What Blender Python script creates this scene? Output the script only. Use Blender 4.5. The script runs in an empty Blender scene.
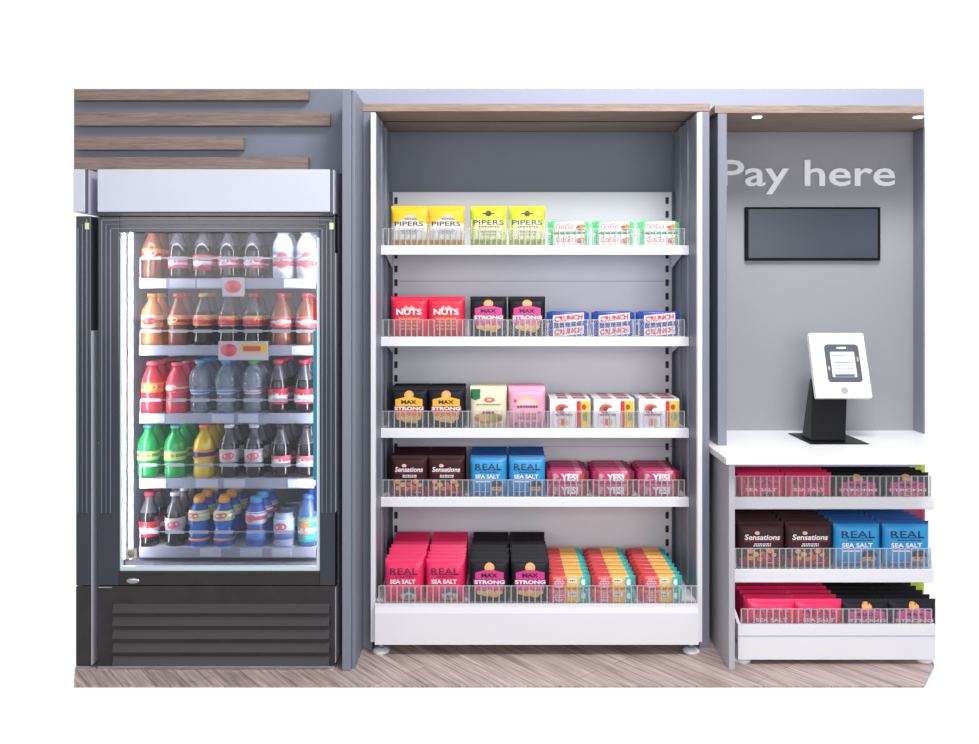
import bpy, bmesh, math, random
from mathutils import Vector, Matrix
random.seed(7)
PI = math.pi
SC = bpy.context.scene
COL = SC.collection

# ------------------------------------------------------------------ colour and materials
def lin(c):
    c = c / 255.0
    return c / 12.92 if c <= 0.04045 else ((c + 0.055) / 1.055) ** 2.4
def rgb(r, g, b): return (lin(r), lin(g), lin(b), 1.0)
MATS = {}
def mat(name, col, rough=0.5, metal=0.0, spec=0.5, coat=0.0, emit=0.0, noise=0.0, nscale=30.0, bump=0.0):
    if name in MATS: return MATS[name]
    m = bpy.data.materials.new(name); m.use_nodes = True
    nt = m.node_tree; b = nt.nodes['Principled BSDF']
    b.inputs['Base Color'].default_value = rgb(*col)
    b.inputs['Roughness'].default_value = rough
    b.inputs['Metallic'].default_value = metal
    b.inputs['Specular IOR Level'].default_value = spec
    b.inputs['Coat Weight'].default_value = coat
    b.inputs['Coat Roughness'].default_value = 0.05
    if emit:
        b.inputs['Emission Color'].default_value = rgb(*col)
        b.inputs['Emission Strength'].default_value = emit
    if noise or bump:
        tc = nt.nodes.new('ShaderNodeTexCoord'); nz = nt.nodes.new('ShaderNodeTexNoise')
        nz.inputs['Scale'].default_value = nscale; nz.inputs['Detail'].default_value = 4
        nt.links.new(tc.outputs['Object'], nz.inputs['Vector'])
        if noise:
            mx = nt.nodes.new('ShaderNodeMix'); mx.data_type = 'RGBA'
            mx.inputs[6].default_value = rgb(*[max(0, c * (1 - noise)) for c in col])
            mx.inputs[7].default_value = rgb(*[min(255, c * (1 + noise)) for c in col])
            nt.links.new(nz.outputs['Fac'], mx.inputs[0]); nt.links.new(mx.outputs[2], b.inputs['Base Color'])
        if bump:
            bp = nt.nodes.new('ShaderNodeBump'); bp.inputs['Strength'].default_value = bump
            bp.inputs['Distance'].default_value = 0.002
            nt.links.new(nz.outputs['Fac'], bp.inputs['Height']); nt.links.new(bp.outputs['Normal'], b.inputs['Normal'])
    MATS[name] = m
    return m
def clear(name, tint, alpha=0.2, col=(230, 235, 240), rough=0.03, ior=1.45, veil_noise=0.0):
    """clear plastic / glass sheet: tinted see-through, a little body colour, fresnel gloss on top"""
    if name in MATS: return MATS[name]
    m = bpy.data.materials.new(name); m.use_nodes = True
    nt = m.node_tree; nt.nodes.clear()
    out = nt.nodes.new('ShaderNodeOutputMaterial')
    tr = nt.nodes.new('ShaderNodeBsdfTransparent'); tr.inputs[0].default_value = rgb(*tint)
    df = nt.nodes.new('ShaderNodeBsdfDiffuse'); df.inputs[0].default_value = rgb(*col)
    gl = nt.nodes.new('ShaderNodeBsdfGlossy'); gl.inputs['Roughness'].default_value = rough
    m1 = nt.nodes.new('ShaderNodeMixShader'); m1.inputs[0].default_value = alpha
    m2 = nt.nodes.new('ShaderNodeMixShader')
    fr = nt.nodes.new('ShaderNodeFresnel'); fr.inputs[0].default_value = ior
    nt.links.new(tr.outputs[0], m1.inputs[1]); nt.links.new(df.outputs[0], m1.inputs[2])
    nt.links.new(fr.outputs[0], m2.inputs[0]); nt.links.new(m1.outputs[0], m2.inputs[1]); nt.links.new(gl.outputs[0], m2.inputs[2])
    nt.links.new(m2.outputs[0], out.inputs[0])
    MATS[name] = m
    return m
def wood(name, dark, light, axis='X', scale=1.0, rough=0.6):
    m = bpy.data.materials.new(name); m.use_nodes = True
    nt = m.node_tree; b = nt.nodes['Principled BSDF']; b.inputs['Roughness'].default_value = rough
    b.inputs['Specular IOR Level'].default_value = 0.3
    tc = nt.nodes.new('ShaderNodeTexCoord'); mp = nt.nodes.new('ShaderNodeMapping')
    s = [34 * scale] * 3; s['XYZ'.index(axis)] = 1.6 * scale
    mp.inputs['Scale'].default_value = s
    n1 = nt.nodes.new('ShaderNodeTexNoise'); n1.inputs['Scale'].default_value = 2.4; n1.inputs['Detail'].default_value = 8
    n1.inputs['Roughness'].default_value = 0.65; n1.inputs['Distortion'].default_value = 0.8
    n2 = nt.nodes.new('ShaderNodeTexNoise'); n2.inputs['Scale'].default_value = 9; n2.inputs['Detail'].default_value = 3
    mx = nt.nodes.new('ShaderNodeMath'); mx.operation = 'MULTIPLY_ADD'; mx.inputs[1].default_value = 0.7
    mu = nt.nodes.new('ShaderNodeMath'); mu.operation = 'MULTIPLY'; mu.inputs[1].default_value = 0.3
    cr = nt.nodes.new('ShaderNodeValToRGB')
    cr.color_ramp.elements[0].position = 0.36; cr.color_ramp.elements[0].color = rgb(*dark)
    cr.color_ramp.elements[1].position = 0.64; cr.color_ramp.elements[1].color = rgb(*light)
    L = nt.links.new
    L(tc.outputs['Object'], mp.inputs[0]); L(mp.outputs[0], n1.inputs[0]); L(mp.outputs[0], n2.inputs[0])
    L(n2.outputs['Fac'], mu.inputs[0]); L(n1.outputs['Fac'], mx.inputs[0]); L(mu.outputs[0], mx.inputs[2])
    L(mx.outputs[0], cr.inputs[0]); L(cr.outputs[0], b.inputs['Base Color'])
    return m
def floor_mat():
    m = bpy.data.materials.new('wood_floor'); m.use_nodes = True
    nt = m.node_tree; b = nt.nodes['Principled BSDF']; b.inputs['Roughness'].default_value = 0.42
    L = nt.links.new
    tc = nt.nodes.new('ShaderNodeTexCoord'); mp = nt.nodes.new('ShaderNodeMapping')
    mp.inputs['Rotation'].default_value = (0, 0, math.radians(50))
    br = nt.nodes.new('ShaderNodeTexBrick')
    br.inputs['Scale'].default_value = 1.0
    br.inputs['Brick Width'].default_value = 0.9; br.inputs['Row Height'].default_value = 0.095
    br.inputs['Mortar Size'].default_value = 0.0018
    br.inputs['Color1'].default_value = rgb(204, 187, 180); br.inputs['Color2'].default_value = rgb(180, 162, 155)
    br.inputs['Mortar'].default_value = rgb(150, 132, 126)
    mp2 = nt.nodes.new('ShaderNodeMapping'); mp2.inputs['Scale'].default_value = (2.2, 46, 46)
    nz = nt.nodes.new('ShaderNodeTexNoise'); nz.inputs['Scale'].default_value = 1.7; nz.inputs['Detail'].default_value = 7
    nz.inputs['Roughness'].default_value = 0.62; nz.inputs['Distortion'].default_value = 0.5
    cr = nt.nodes.new('ShaderNodeValToRGB')
    cr.color_ramp.elements[0].position = 0.34; cr.color_ramp.elements[0].color = (0.52, 0.5, 0.5, 1)
    cr.color_ramp.elements[1].position = 0.66; cr.color_ramp.elements[1].color = (1.25, 1.25, 1.25, 1)
    mx = nt.nodes.new('ShaderNodeMix'); mx.data_type = 'RGBA'; mx.blend_type = 'MULTIPLY'; mx.inputs[0].default_value = 1
    L(tc.outputs['Object'], mp.inputs[0]); L(mp.outputs[0], br.inputs[0]); L(mp.outputs[0], mp2.inputs[0])
    L(mp2.outputs[0], nz.inputs[0]); L(nz.outputs['Fac'], cr.inputs[0])
    L(br.outputs['Color'], mx.inputs[6]); L(cr.outputs[0], mx.inputs[7]); L(mx.outputs[2], b.inputs['Base Color'])
    return m

# ------------------------------------------------------------------ mesh building
class MB:
    def __init__(s): s.v = []; s.f = []; s.mi = []; s.mats = []; s.smooth = []
    def m(s, material):
        if material not in s.mats: s.mats.append(material)
        return s.mats.index(material)
    def add(s, vs, fs, material, smooth=False):
        o = len(s.v); k = s.m(material)
        s.v += [tuple(p) for p in vs]
        for f in fs: s.f.append(tuple(i + o for i in f)); s.mi.append(k); s.smooth.append(smooth)
        return s
    def box(s, x0, x1, y0, y1, z0, z1, material):
        vs = [(x, y, z) for x in (x0, x1) for y in (y0, y1) for z in (z0, z1)]
        return s.add(vs, [(0, 1, 3, 2), (4, 6, 7, 5), (0, 4, 5, 1), (2, 3, 7, 6), (0, 2, 6, 4), (1, 5, 7, 3)], material)
    def prism(s, pts, axis, a, b, material):
        """polygon pts extruded along axis from a to b; pts are the two other coordinates in x,y,z order"""
        def mk(p, t):
            return {'X': (t, p[0], p[1]), 'Y': (p[0], t, p[1]), 'Z': (p[0], p[1], t)}[axis]
        n = len(pts)
        vs = [mk(p, a) for p in pts] + [mk(p, b) for p in pts]
        fs = [tuple(range(n - 1, -1, -1)), tuple(range(n, 2 * n))]
        fs += [(i, (i + 1) % n, n + (i + 1) % n, n + i) for i in range(n)]
        return s.add(vs, fs, material)
    def lathe(s, prof, material, seg=20, cx=0, cy=0, cz=0, smooth=True):
        vs = []; fs = []; n = len(prof)
        for r, z in prof:
            for k in range(seg):
                a = 2 * PI * k / seg; vs.append((cx + r * math.cos(a), cy + r * math.sin(a), cz + z))
        for i in range(n - 1):
            for k in range(seg):
                k2 = (k + 1) % seg
                fs.append((i * seg + k, i * seg + k2, (i + 1) * seg + k2, (i + 1) * seg + k))
        fs.append(tuple(range(seg - 1, -1, -1))); fs.append(tuple(range((n - 1) * seg, n * seg)))
        return s.add(vs, fs, material, smooth)
    def mesh(s, name):
        me = bpy.data.meshes.new(name); me.from_pydata(s.v, [], s.f)
        for m_ in s.mats: me.materials.append(m_)
        me.polygons.foreach_set('material_index', s.mi); me.polygons.foreach_set('use_smooth', s.smooth)
        bm = bmesh.new(); bm.from_mesh(me); bmesh.ops.recalc_face_normals(bm, faces=bm.faces); bm.to_mesh(me); bm.free()
        me.update()
        return me
    def build(s, name, parent=None, loc=None, bevel=0.0):
        o = bpy.data.objects.new(name, s.mesh(name)); COL.objects.link(o)
        if parent: o.parent = parent
        if loc: o.location = loc
        if bevel:
            b = o.modifiers.new('edge', 'BEVEL'); b.width = bevel; b.segments = 2; b.limit_method = 'ANGLE'
        return o
def tag(o, label, cat, group=None):
    o['label'] = label; o['category'] = cat
    if group: o['group'] = group
    return o
def struct(o, label, cat):
    o['kind'] = 'structure'; return tag(o, label, cat)
def thing(name, label, cat, loc=(0, 0, 0), group=None, rz=0):
    o = bpy.data.objects.new(name, None); COL.objects.link(o); o.location = loc; o.rotation_euler = (0, 0, rz)
    o.empty_display_size = 0.05
    return tag(o, label, cat, group)
def dup(root, loc, label, group, parts=True, rz=0):
    r = root.copy(); COL.objects.link(r); r.location = loc; r.rotation_euler = (0, 0, rz)
    r['label'] = label; r['group'] = group
    if parts:
        for ch in list(root.children):
            c = ch.copy(); COL.objects.link(c); c.parent = r
    return r
TXT = {}
def text_mesh(st, bold=0.0, shear=0.0):
    """triangulated lettering, cap height about 0.7, as (verts, faces, width)"""
    key = (st, bold, shear)
    if key in TXT: return TXT[key]
    cu = bpy.data.curves.new('lettering_curve', 'FONT'); cu.body = st; cu.size = 1; cu.offset = bold; cu.shear = shear
    cu.resolution_u = 3
    o = bpy.data.objects.new('lettering_curve', cu); COL.objects.link(o)
    dg = bpy.context.evaluated_depsgraph_get(); dg.update()
    me = bpy.data.meshes.new_from_object(o.evaluated_get(dg))
    vs = [(v.co.x, v.co.y) for v in me.vertices]; fs = [tuple(p.vertices) for p in me.polygons]
    bpy.data.objects.remove(o); bpy.data.curves.remove(cu); bpy.data.meshes.remove(me)
    x0 = min(v[0] for v in vs); x1 = max(v[0] for v in vs); y0 = min(v[1] for v in vs); y1 = max(v[1] for v in vs)
    TXT[key] = ([(v[0] - x0, v[1]) for v in vs], fs, x1 - x0, y0, y1)
    return TXT[key]

class Print:
    """ink on the front of a pack: shapes laid onto the surface y = surf(x, z)"""
    def __init__(s, surf): s.mb = MB(); s.surf = surf; s.n = 0
    def _put(s, pts, fs, material):
        s.n += 1; e = 0.0009 + 0.00022 * s.n
        s.mb.add([(x, s.surf(x, z) - e, z) for x, z in pts], fs, material)
        return s
    def rect(s, x0, z0, x1, z1, material, n=6, slant=0.0, top=None):
        pts = []; fs = []
        for j in range(n + 1):
            for i in range(n + 1):
                x = x0 + (x1 - x0) * i / n
                zt = z1 if top is None else top(x)
                pts.append((x, z0 + (zt - z0) * j / n + slant * (x - (x0 + x1) / 2)))
        for j in range(n):
            for i in range(n):
                a = j * (n + 1) + i; fs.append((a, a + 1, a + n + 2, a + n + 1))
        return s._put(pts, fs, material)
    def ell(s, cx, cz, rx, rz, material, a0=0, a1=2 * PI, n=18):
        pts = [(cx, cz)]; fs = []
        for ring in (0.5, 1.0):
            for k in range(n + 1):
                a = a0 + (a1 - a0) * k / n; pts.append((cx + rx * ring * math.cos(a), cz + rz * ring * math.sin(a)))
        for k in range(n):
            fs.append((0, 1 + k, 2 + k)); fs.append((1 + k, n + 2 + k, n + 3 + k, 2 + k))
        return s._put(pts, fs, material)
    def poly(s, pts, material):
        bm = bmesh.new(); bm.faces.new([bm.verts.new((x, 0, z)) for x, z in pts])
        bmesh.ops.triangulate(bm, faces=bm.faces[:]); bmesh.ops.subdivide_edges(bm, edges=bm.edges[:], cuts=5, use_grid_fill=True)
        bmesh.ops.triangulate(bm, faces=bm.faces[:])
        bm.verts.index_update(); vs = [(v.co.x, v.co.z) for v in bm.verts]; fs = [tuple(v.index for v in f.verts) for f in bm.faces]; bm.free()
        return s._put(vs, fs, material)
    def text(s, st, cx, cz, w, h, material, bold=0.0, slant=0.0, shear=0.0):
        vs, fs, tw, y0, y1 = text_mesh(st, bold, shear)
        k = w / tw; kz = h / (y1 - y0)
        return s._put([(cx - w / 2 + x * k, cz - h / 2 + (y - y0) * kz + slant * (x * k - w / 2)) for x, y in vs], fs, material)
    def lines(s, cx, cz, w, h, rows, material, seed=1):
        """illegible small print as short dashes"""
        r = random.Random(seed)
        for j in range(rows):
            z = cz + h / 2 - (j + 0.5) * h / rows; x = cx - w / 2 * r.uniform(0.75, 1)
            pts = []; fs = []
            while x < cx + w / 2 * 0.85:
                l = r.uniform(0.004, 0.011); t = h / rows * 0.28; o = len(pts)
                pts += [(x, z - t), (x + l, z - t), (x + l, z + t), (x, z + t)]; fs.append((o, o + 1, o + 2, o + 3))
                x += l + 0.0025
            s._put(pts, fs, material)
        return s
    def build(s, parent, name='printed_front'): return s.mb.build(name, parent)

# ------------------------------------------------------------------ palette
M_wall = mat('slate_grey_paint', (116, 122, 136), 0.6, noise=0.02, nscale=6)
M_jamb = mat('grey_laminate', (128, 132, 145), 0.45)
M_pale = mat('pale_wall_paint', (166, 173, 192), 0.7)
M_white = mat('white_powder_coat', (232, 232, 237), 0.4)
M_whiteback = mat('white_metal_back', (226, 227, 235), 0.45)
M_black = mat('black_gloss', (22, 22, 25), 0.18, coat=0.3)
M_frame = mat('dark_door_frame', (54, 58, 68), 0.22, coat=0.4)
M_kick = mat('black_kickplate', (48, 44, 45), 0.35, noise=0.25, nscale=14)
M_slot = mat('slot_black', (30, 31, 38), 0.6)
M_steel = mat('brushed_steel', (196, 200, 208), 0.28, metal=0.9)
M_header = mat('lightbox_white', (206, 209, 222), 0.35, noise=0.015, nscale=5)
M_lilac = mat('lilac_plastic', (188, 186, 208), 0.4)
M_rail = mat('price_rail_grey', (168, 166, 184), 0.35)
M_tagw = mat('price_tag_white', (244, 244, 250), 0.5)
M_tagl = mat('price_tag_lilac', (208, 206, 222), 0.5)
M_int = mat('fridge_interior', (146, 144, 156), 0.4)
M_led = mat('led_strip', (255, 255, 255), 0.5, emit=42.0)
M_lamp = mat('downlight_lens', (255, 250, 240), 0.5, emit=6.0)
M_counter = mat('white_worktop', (246, 246, 248), 0.3)
M_wood = wood('grey_brown_oak', (132, 112, 103), (176, 153, 140), 'X', 1.6)
M_slat = wood('grey_oak_slat', (112, 97, 91), (150, 132, 123), 'X', 1.6)
M_floor = floor_mat()
M_glass = clear('door_glass', (238, 242, 245), 0.02, (225, 230, 240), 0.02, 1.33)
M_fence = clear('clear_fence_plastic', (254, 254, 255), 0.05, (250, 250, 252), 0.08, 1.2)
M_rib = clear('fence_rib', (252, 252, 254), 0.32, (250, 250, 252), 0.15, 1.45)
M_guard = clear('guard_plastic', (240, 242, 248), 0.55, (228, 230, 242), 0.1, 1.45)
M_screen = mat('dark_screen', (66, 71, 82), 0.25, spec=0.25)
M_bezel = mat('screen_bezel', (12, 12, 18), 0.6, spec=0.15)
M_sign = mat('white_sign_letters', (248, 248, 252), 0.5)
def C(name, r, g, b, rough=0.38): return mat('ink_' + name, (r, g, b), rough)
K_white = C('white', 244, 242, 244); K_black = C('black', 24, 22, 30); K_navy = C('navy', 26, 44, 84)
K_dark = C('dark_grey', 66, 66, 66); K_mid = C('mid_grey', 138, 138, 138); K_lt = C('light_grey', 205, 205, 205)
K_red = C('red', 214, 40, 62); K_orange = C('orange', 240, 140, 60); K_gold = C('gold', 232, 186, 98); K_yel = C('yellow', 246, 206, 52)
K_mag = C('magenta', 216, 58, 140); K_skin = C('skin', 226, 176, 154); K_green = C('green', 30, 112, 66); K_brown = C('brown', 172, 84, 56)
K_teal = C('teal', 70, 190, 186); K_cream = C('cream', 236, 230, 206); K_pinkl = C('pale_pink', 240, 200, 216); K_blue = C('blue', 58, 96, 190)

# ------------------------------------------------------------------ camera (eye 1.43 m above the floor)
EYE = 1.43; F = 850.0
cam = bpy.data.cameras.new('camera'); co = bpy.data.objects.new('camera', cam); COL.objects.link(co)
co.location = (0, 0, EYE); co.rotation_euler = (PI / 2, 0, 0)
cam.sensor_width = 36; cam.lens = F * 36 / 979; cam.shift_x = -9.5 / 979; cam.shift_y = -75 / 979
cam.clip_start = 0.05
SC.camera = co

# ------------------------------------------------------------------ the setting
b = MB(); b.prism([(-1.563, 3.125), (1.563, 3.125), (1.69, 3.30), (1.96, 4.0), (-1.70, 4.0), (-1.632, 3.27)], 'Z', -0.006, 0, M_floor)
struct(b.build('floor'), 'greyish wood plank floor laid on the diagonal', 'floor')
b = MB(); b.box(-0.78, 1.975, 3.95, 4.0, 0, 2.397, M_pale)
struct(b.build('wall_back'), 'pale wall showing above the wooden canopies', 'wall')
b = MB(); b.box(-1.71, -0.604, 3.42, 3.95, 1.926, 2.267, M_wall)
struct(b.build('wall_left'), 'slate grey wall panel above the drinks fridges', 'wall')
b = MB(); b.box(-0.600, -0.567, 3.25, 3.94, 0, 2.226, M_jamb); b.box(-0.567, -0.554, 3.27, 3.94, 0, 2.226, M_jamb)
struct(b.build('trim_1', bevel=0.002), 'grey end post between the fridge and the shelving', 'post')

slats = [('topmost, cut by the ceiling line', 89, 100, 308, 'uppermost'), ('', 112, 125.5, 330, 'longest'), ('', 136.5, 149.5, 243, 'shortest'), ('', 157, 170, 308, 'lowest')]
proto = None
for (nm, y0, y1, px, lab), L_ in zip(slats, ('uppermost wood-effect slat on the grey wall, partly cut by the picture top',
        'longest wood-effect slat on the grey wall above the fridge', 'shortest wood-effect slat on the grey wall above the fridge',
        'lowest wood-effect slat, just above the white fridge header')):
    d = 3.39
    if y0 == 89: y0 = 89.5
    z1 = EYE + (297 - y0) * d / F; z0 = EYE + (297 - y1) * d / F; x1 = (px - 499) * d / F
    b = MB(); b.box(-1.695, x1, d, 3.4195, z0, z1, M_slat)
    tag(b.build('wood_slat', bevel=0.001), L_, 'slat', 'wood-effect slats above the fridges')

# ------------------------------------------------------------------ shelving bay (grey surround with canopy)
bay = thing('display_bay', 'tall grey bay with a wood-effect canopy around the white shelving', 'bay', (0.15, 3.6, 0))
def part(mb, name, parent, bevel=0.0):
    """build in world metres, then express in the parent's frame"""
    o = mb.build(name, None, None, bevel)
    bpy.context.view_layer.update()
    p = parent; off = Vector((0, 0, 0))
    while p is not None: off += p.location; p = p.parent
    o.data.transform(Matrix.Translation(-off)); o.parent = parent
    return o
b = MB(); b.box(-0.566, 0.860, 3.46, 3.905, 2.186, 2.217, M_wood); part(b, 'canopy', bay, 0.001)
b = MB(); b.box(-0.545, 0.845, 3.655, 3.663, 2.1835, 2.1855, M_slot); part(b, 'canopy_groove', bay)
for x0, x1 in ((-0.5535, -0.516), (0.816, 0.857)):
    b = MB(); b.box(x0, x1, 3.462, 3.905, 0, 2.185, M_jamb); part(b, 'side_panel', bay, 0.0015)
b = MB(); b.box(-0.515, 0.815, 3.885, 3.905, 0, 2.185, M_wall); part(b, 'back_panel', bay)

# ------------------------------------------------------------------ white gondola shelving
gon = thing('shelving_unit', 'white metal shelving unit of four shelves and a base, filled with snacks', 'shelving', (0.15, 3.6, 0))
b = MB(); b.box(-0.487, 0.787, 3.855, 3.882, 0.06, 1.906, M_whiteback)
part(b, 'back_panel', gon, 0.001)
for zz in (1.50, 0.75):
    b = MB(); b.box(-0.487, 0.787, 3.8535, 3.8548, zz, zz + 0.004, M_lilac); part(b, 'panel_joint', gon)
for sx, xs in ((-1, (-0.5145, -0.495)), (1, (0.795, 0.8145))):
    b = MB(); b.box(xs[0], xs[1], 3.405, 3.43, 0.047, 2.17, M_white); part(b, 'upright', gon, 0.002)
    b = MB(); b.box(xs[0], xs[1], 3.43, 3.86, 0.06, 2.17, M_jamb)
    xi = xs[1] if sx < 0 else xs[0]
    for y0 in (3.56, 3.70):
        b.box(min(xi, xi - sx * 0.006), max(xi, xi - sx * 0.006), y0, y0 + 0.035, 0.2, 2.17, M_jamb)
    part(b, 'side_cheek', gon)
    xe = -0.487 if sx < 0 else 0.787
    b = MB()
    xa, xb = (xe - 0.012, xe + 0.006) if sx < 0 else (xe - 0.004, xe + 0.008)
    b.box(xa, xb, 3.838, 3.8535, 0.21, 1.906, mat('upright_dark', (74, 77, 92), 0.5))
    z = 0.24
    xs0 = xe + 0.013 if sx < 0 else xe - 0.032
    while z < 1.89:
        b.box(xs0, xs0 + 0.014, 3.8515, 3.8549, z, z + 0.030, M_slot); z += 0.062
    part(b, 'slotted_strip', gon)
# base deck
b = MB(); b.prism([(3.38, 0.047), (3.395, 0.047), (3.395, 0.172), (3.40, 0.196), (3.40, 0.209), (3.385, 0.209), (3.385, 0.196), (3.38, 0.172)], 'X', -0.494, 0.794, M_white)
b.box(-0.494, 0.794, 3.395, 3.85, 0.193, 0.207, M_white)
b.box(-0.494, -0.484, 3.395, 3.85, 0.047, 0.193, M_white); b.box(0.784, 0.794, 3.395, 3.85, 0.047, 0.193, M_white)
base = part(b, 'base_deck', gon)
for fx in (-0.475, 0.775):
    for fy in (3.43, 3.80):
        b = MB(); b.lathe([(0.012, 0.016), (0.012, 0.06)], M_steel, 16, fx, fy, 0)
        b.lathe([(0.034, 0.0), (0.035, 0.006), (0.028, 0.013), (0.014, 0.017)], M_white, 22, fx, fy, 0); part(b, 'levelling_foot', gon)
def fence(parent, x0, x1, y, z0, z1, pitch, name='clear_fence', ends=True):
    b = MB(); b.box(x0, x1, y, y + 0.002, z0, z1, M_fence)
    b.box(x0, x1, y - 0.0012, y + 0.0032, z1 - 0.0025, z1, M_rib)
    n = int((x1 - x0) / pitch)
    for i in range(n + 1):
        x = x0 + (x1 - x0) * i / n; b.box(x - 0.0024, x + 0.0024, y - 0.002, y + 0.004, z0, z1 - 0.001, M_rib)
    return part(b, name, parent)
SHELF = [1.646, 1.264, 0.881, 0.593]
for zt in SHELF:
    b = MB(); b.box(-0.492, 0.792, 3.567, 3.853, zt - 0.026, zt - 0.003, M_white)
    sh = part(b, 'shelf', gon)
    b = MB(); b.prism([(3.55, zt - 0.039), (3.566, zt - 0.039), (3.566, zt), (3.558, zt), (3.552, zt - 0.004)], 'X', -0.4935, 0.7935, M_white)
    part(b, 'price_rail', sh)
    for bx in (-0.484, 0.778):
        b = MB(); b.prism([(3.84, zt - 0.028), (3.60, zt - 0.028), (3.84, zt - 0.085)], 'X', bx, bx + 0.004, M_white); part(b, 'bracket', sh)
    fence(sh, -0.486, 0.776, 3.5605, zt + 0.0005, zt + 0.072, 0.0235)
fence(base, -0.478, 0.790, 3.3875, 0.2095, 0.280, 0.0235)

# ------------------------------------------------------------------ packs
def bag(name, w, h, t, base_m, seam_m=None, lower=None):
    """pillow packet: base at z 0, centre at y 0, flat sealed seams at top and bottom; returns (mesh builder, front surface)"""
    sm = 0.012
    def half(x, z):
        u = min(1, abs(2 * x / w)); v = (z - sm) / (h - 2 * sm)
        if v <= 0 or v >= 1: return 0.0012
        v = abs(2 * v - 1)
        return 0.0012 + (t / 2 - 0.0012) * (1 - u ** 8) ** 0.7 * (1 - v ** 6) ** 0.7
    NX, NZ = 12, 14
    zs = [0, sm * 0.98] + [sm + (h - 2 * sm) * (0.5 - 0.5 * math.cos(PI * k / NZ)) for k in range(1, NZ)] + [h - sm * 0.98, h]
    xs = [w / 2 * math.sin(PI / 2 * (2 * i / NX - 1)) for i in range(NX + 1)]
    mb = MB(); vs = []
    for sgn in (-1, 1):
        for z in zs:
            pin = 1 - 0.012 * (1 - abs(2 * z / h - 1) ** 2)
            for x in xs: vs.append((x * pin, sgn * half(x, z), z))
    n1 = (NX + 1) * len(zs); fs = []; ms = []
    for k in range(2):
        for j in range(len(zs) - 1):
            for i in range(NX):
                a = k * n1 + j * (NX + 1) + i; fs.append((a, a + 1, a + NX + 2, a + NX + 1))
    R = NX + 1
    for j in range(len(zs) - 1):
        for i in (0, NX): a = j * R + i; fs.append((a, a + R, a + R + n1, a + n1))
    for j in (0, len(zs) - 1):
        for i in range(NX): a = j * R + i; fs.append((a, a + 1, a + 1 + n1, a + n1))
    mb.add(vs, fs, base_m, True)
    mb.v = [tuple(v) for v in mb.v]
    if seam_m:
        k = mb.m(seam_m)
        for q, f in enumerate(mb.f):
            if min(mb.v[i][2] for i in f) >= h - sm * 1.05: mb.mi[q] = k
    return mb, (lambda x, z: -half(x * 1.0, z))
def bar(w, h, t, m_, bands=()):
    """flow-wrapped bar: soft box with crimped end fins"""
    mb = MB(); prof = []
    N = 16
    for k in range(N):
        a = 2 * PI * k / N; c, s_ = math.cos(a), math.sin(a)
        prof.append((abs(c) ** 0.35 * (1 if c > 0 else -1) * t / 2, abs(s_) ** 0.45 * (1 if s_ > 0 else -1) * h / 2))
    st = [(-w / 2, 0.06), (-w / 2 + 0.009, 0.06), (-w / 2 + 0.016, 0.72), (-w / 2 + 0.024, 1), (w / 2 - 0.024, 1), (w / 2 - 0.016, 0.72), (w / 2 - 0.009, 0.06), (w / 2, 0.06)]
    for xb, _ in bands: st.append((xb, 1))
    st.sort(); vs = []; fs = []
    for x, k in st:
        for (y, z) in prof: vs.append((x, y * k, z * (1 if k > 0.5 else 0.75 if k > 0.07 else 0.8) + h / 2))
    for i in range(len(st) - 1):
        for k in range(N): k2 = (k + 1) % N; fs.append((i * N + k, i * N + k2, (i + 1) * N + k2, (i + 1) * N + k))
    fs.append(tuple(range(N - 1, -1, -1))); fs.append(tuple(range((len(st) - 1) * N, len(st) * N)))
    mb.add(vs, fs, m_, True)
    for q in range((len(st) - 1) * N):
        xm = (st[q // N][0] + st[q // N + 1][0]) / 2
        for xb, bm_ in bands:
            if xm > xb: mb.mi[q] = mb.m(bm_)
    def surf(x, z):
        v = min(0.97, abs(2 * (z / h) - 1)); k = 1.0
        ax = abs(x); e = w / 2
        if ax > e - 0.024: k = max(0.06, 1 - (ax - (e - 0.024)) / 0.015)
        return -t / 2 * k * (1 - v ** 4.44) ** 0.175 - 0.0006
    return mb, surf

ORD = ['front', 'second', 'third', 'fourth', 'fifth', 'sixth', 'seventh', 'eighth', 'ninth']
PACKS = {}
def pack_root(key, name, mb, surf, art):
    """first instance of a pack kind: body mesh plus its printed front as a child, kept unplaced until used"""
    me = mb.mesh(name)
    pr = Print(surf); art(pr); pme = pr.mb.mesh(name + '_print')
    PACKS[key] = (name, me, pme)
def put(key, loc, label, cat, group, printed=True):
    name, me, pme = PACKS[key]
    o = bpy.data.objects.new(name, me); COL.objects.link(o); o.location = loc
    tag(o, label, cat, group)
    if printed:
        c = bpy.data.objects.new('printed_front', pme); COL.objects.link(c); c.parent = o
    return o

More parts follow.
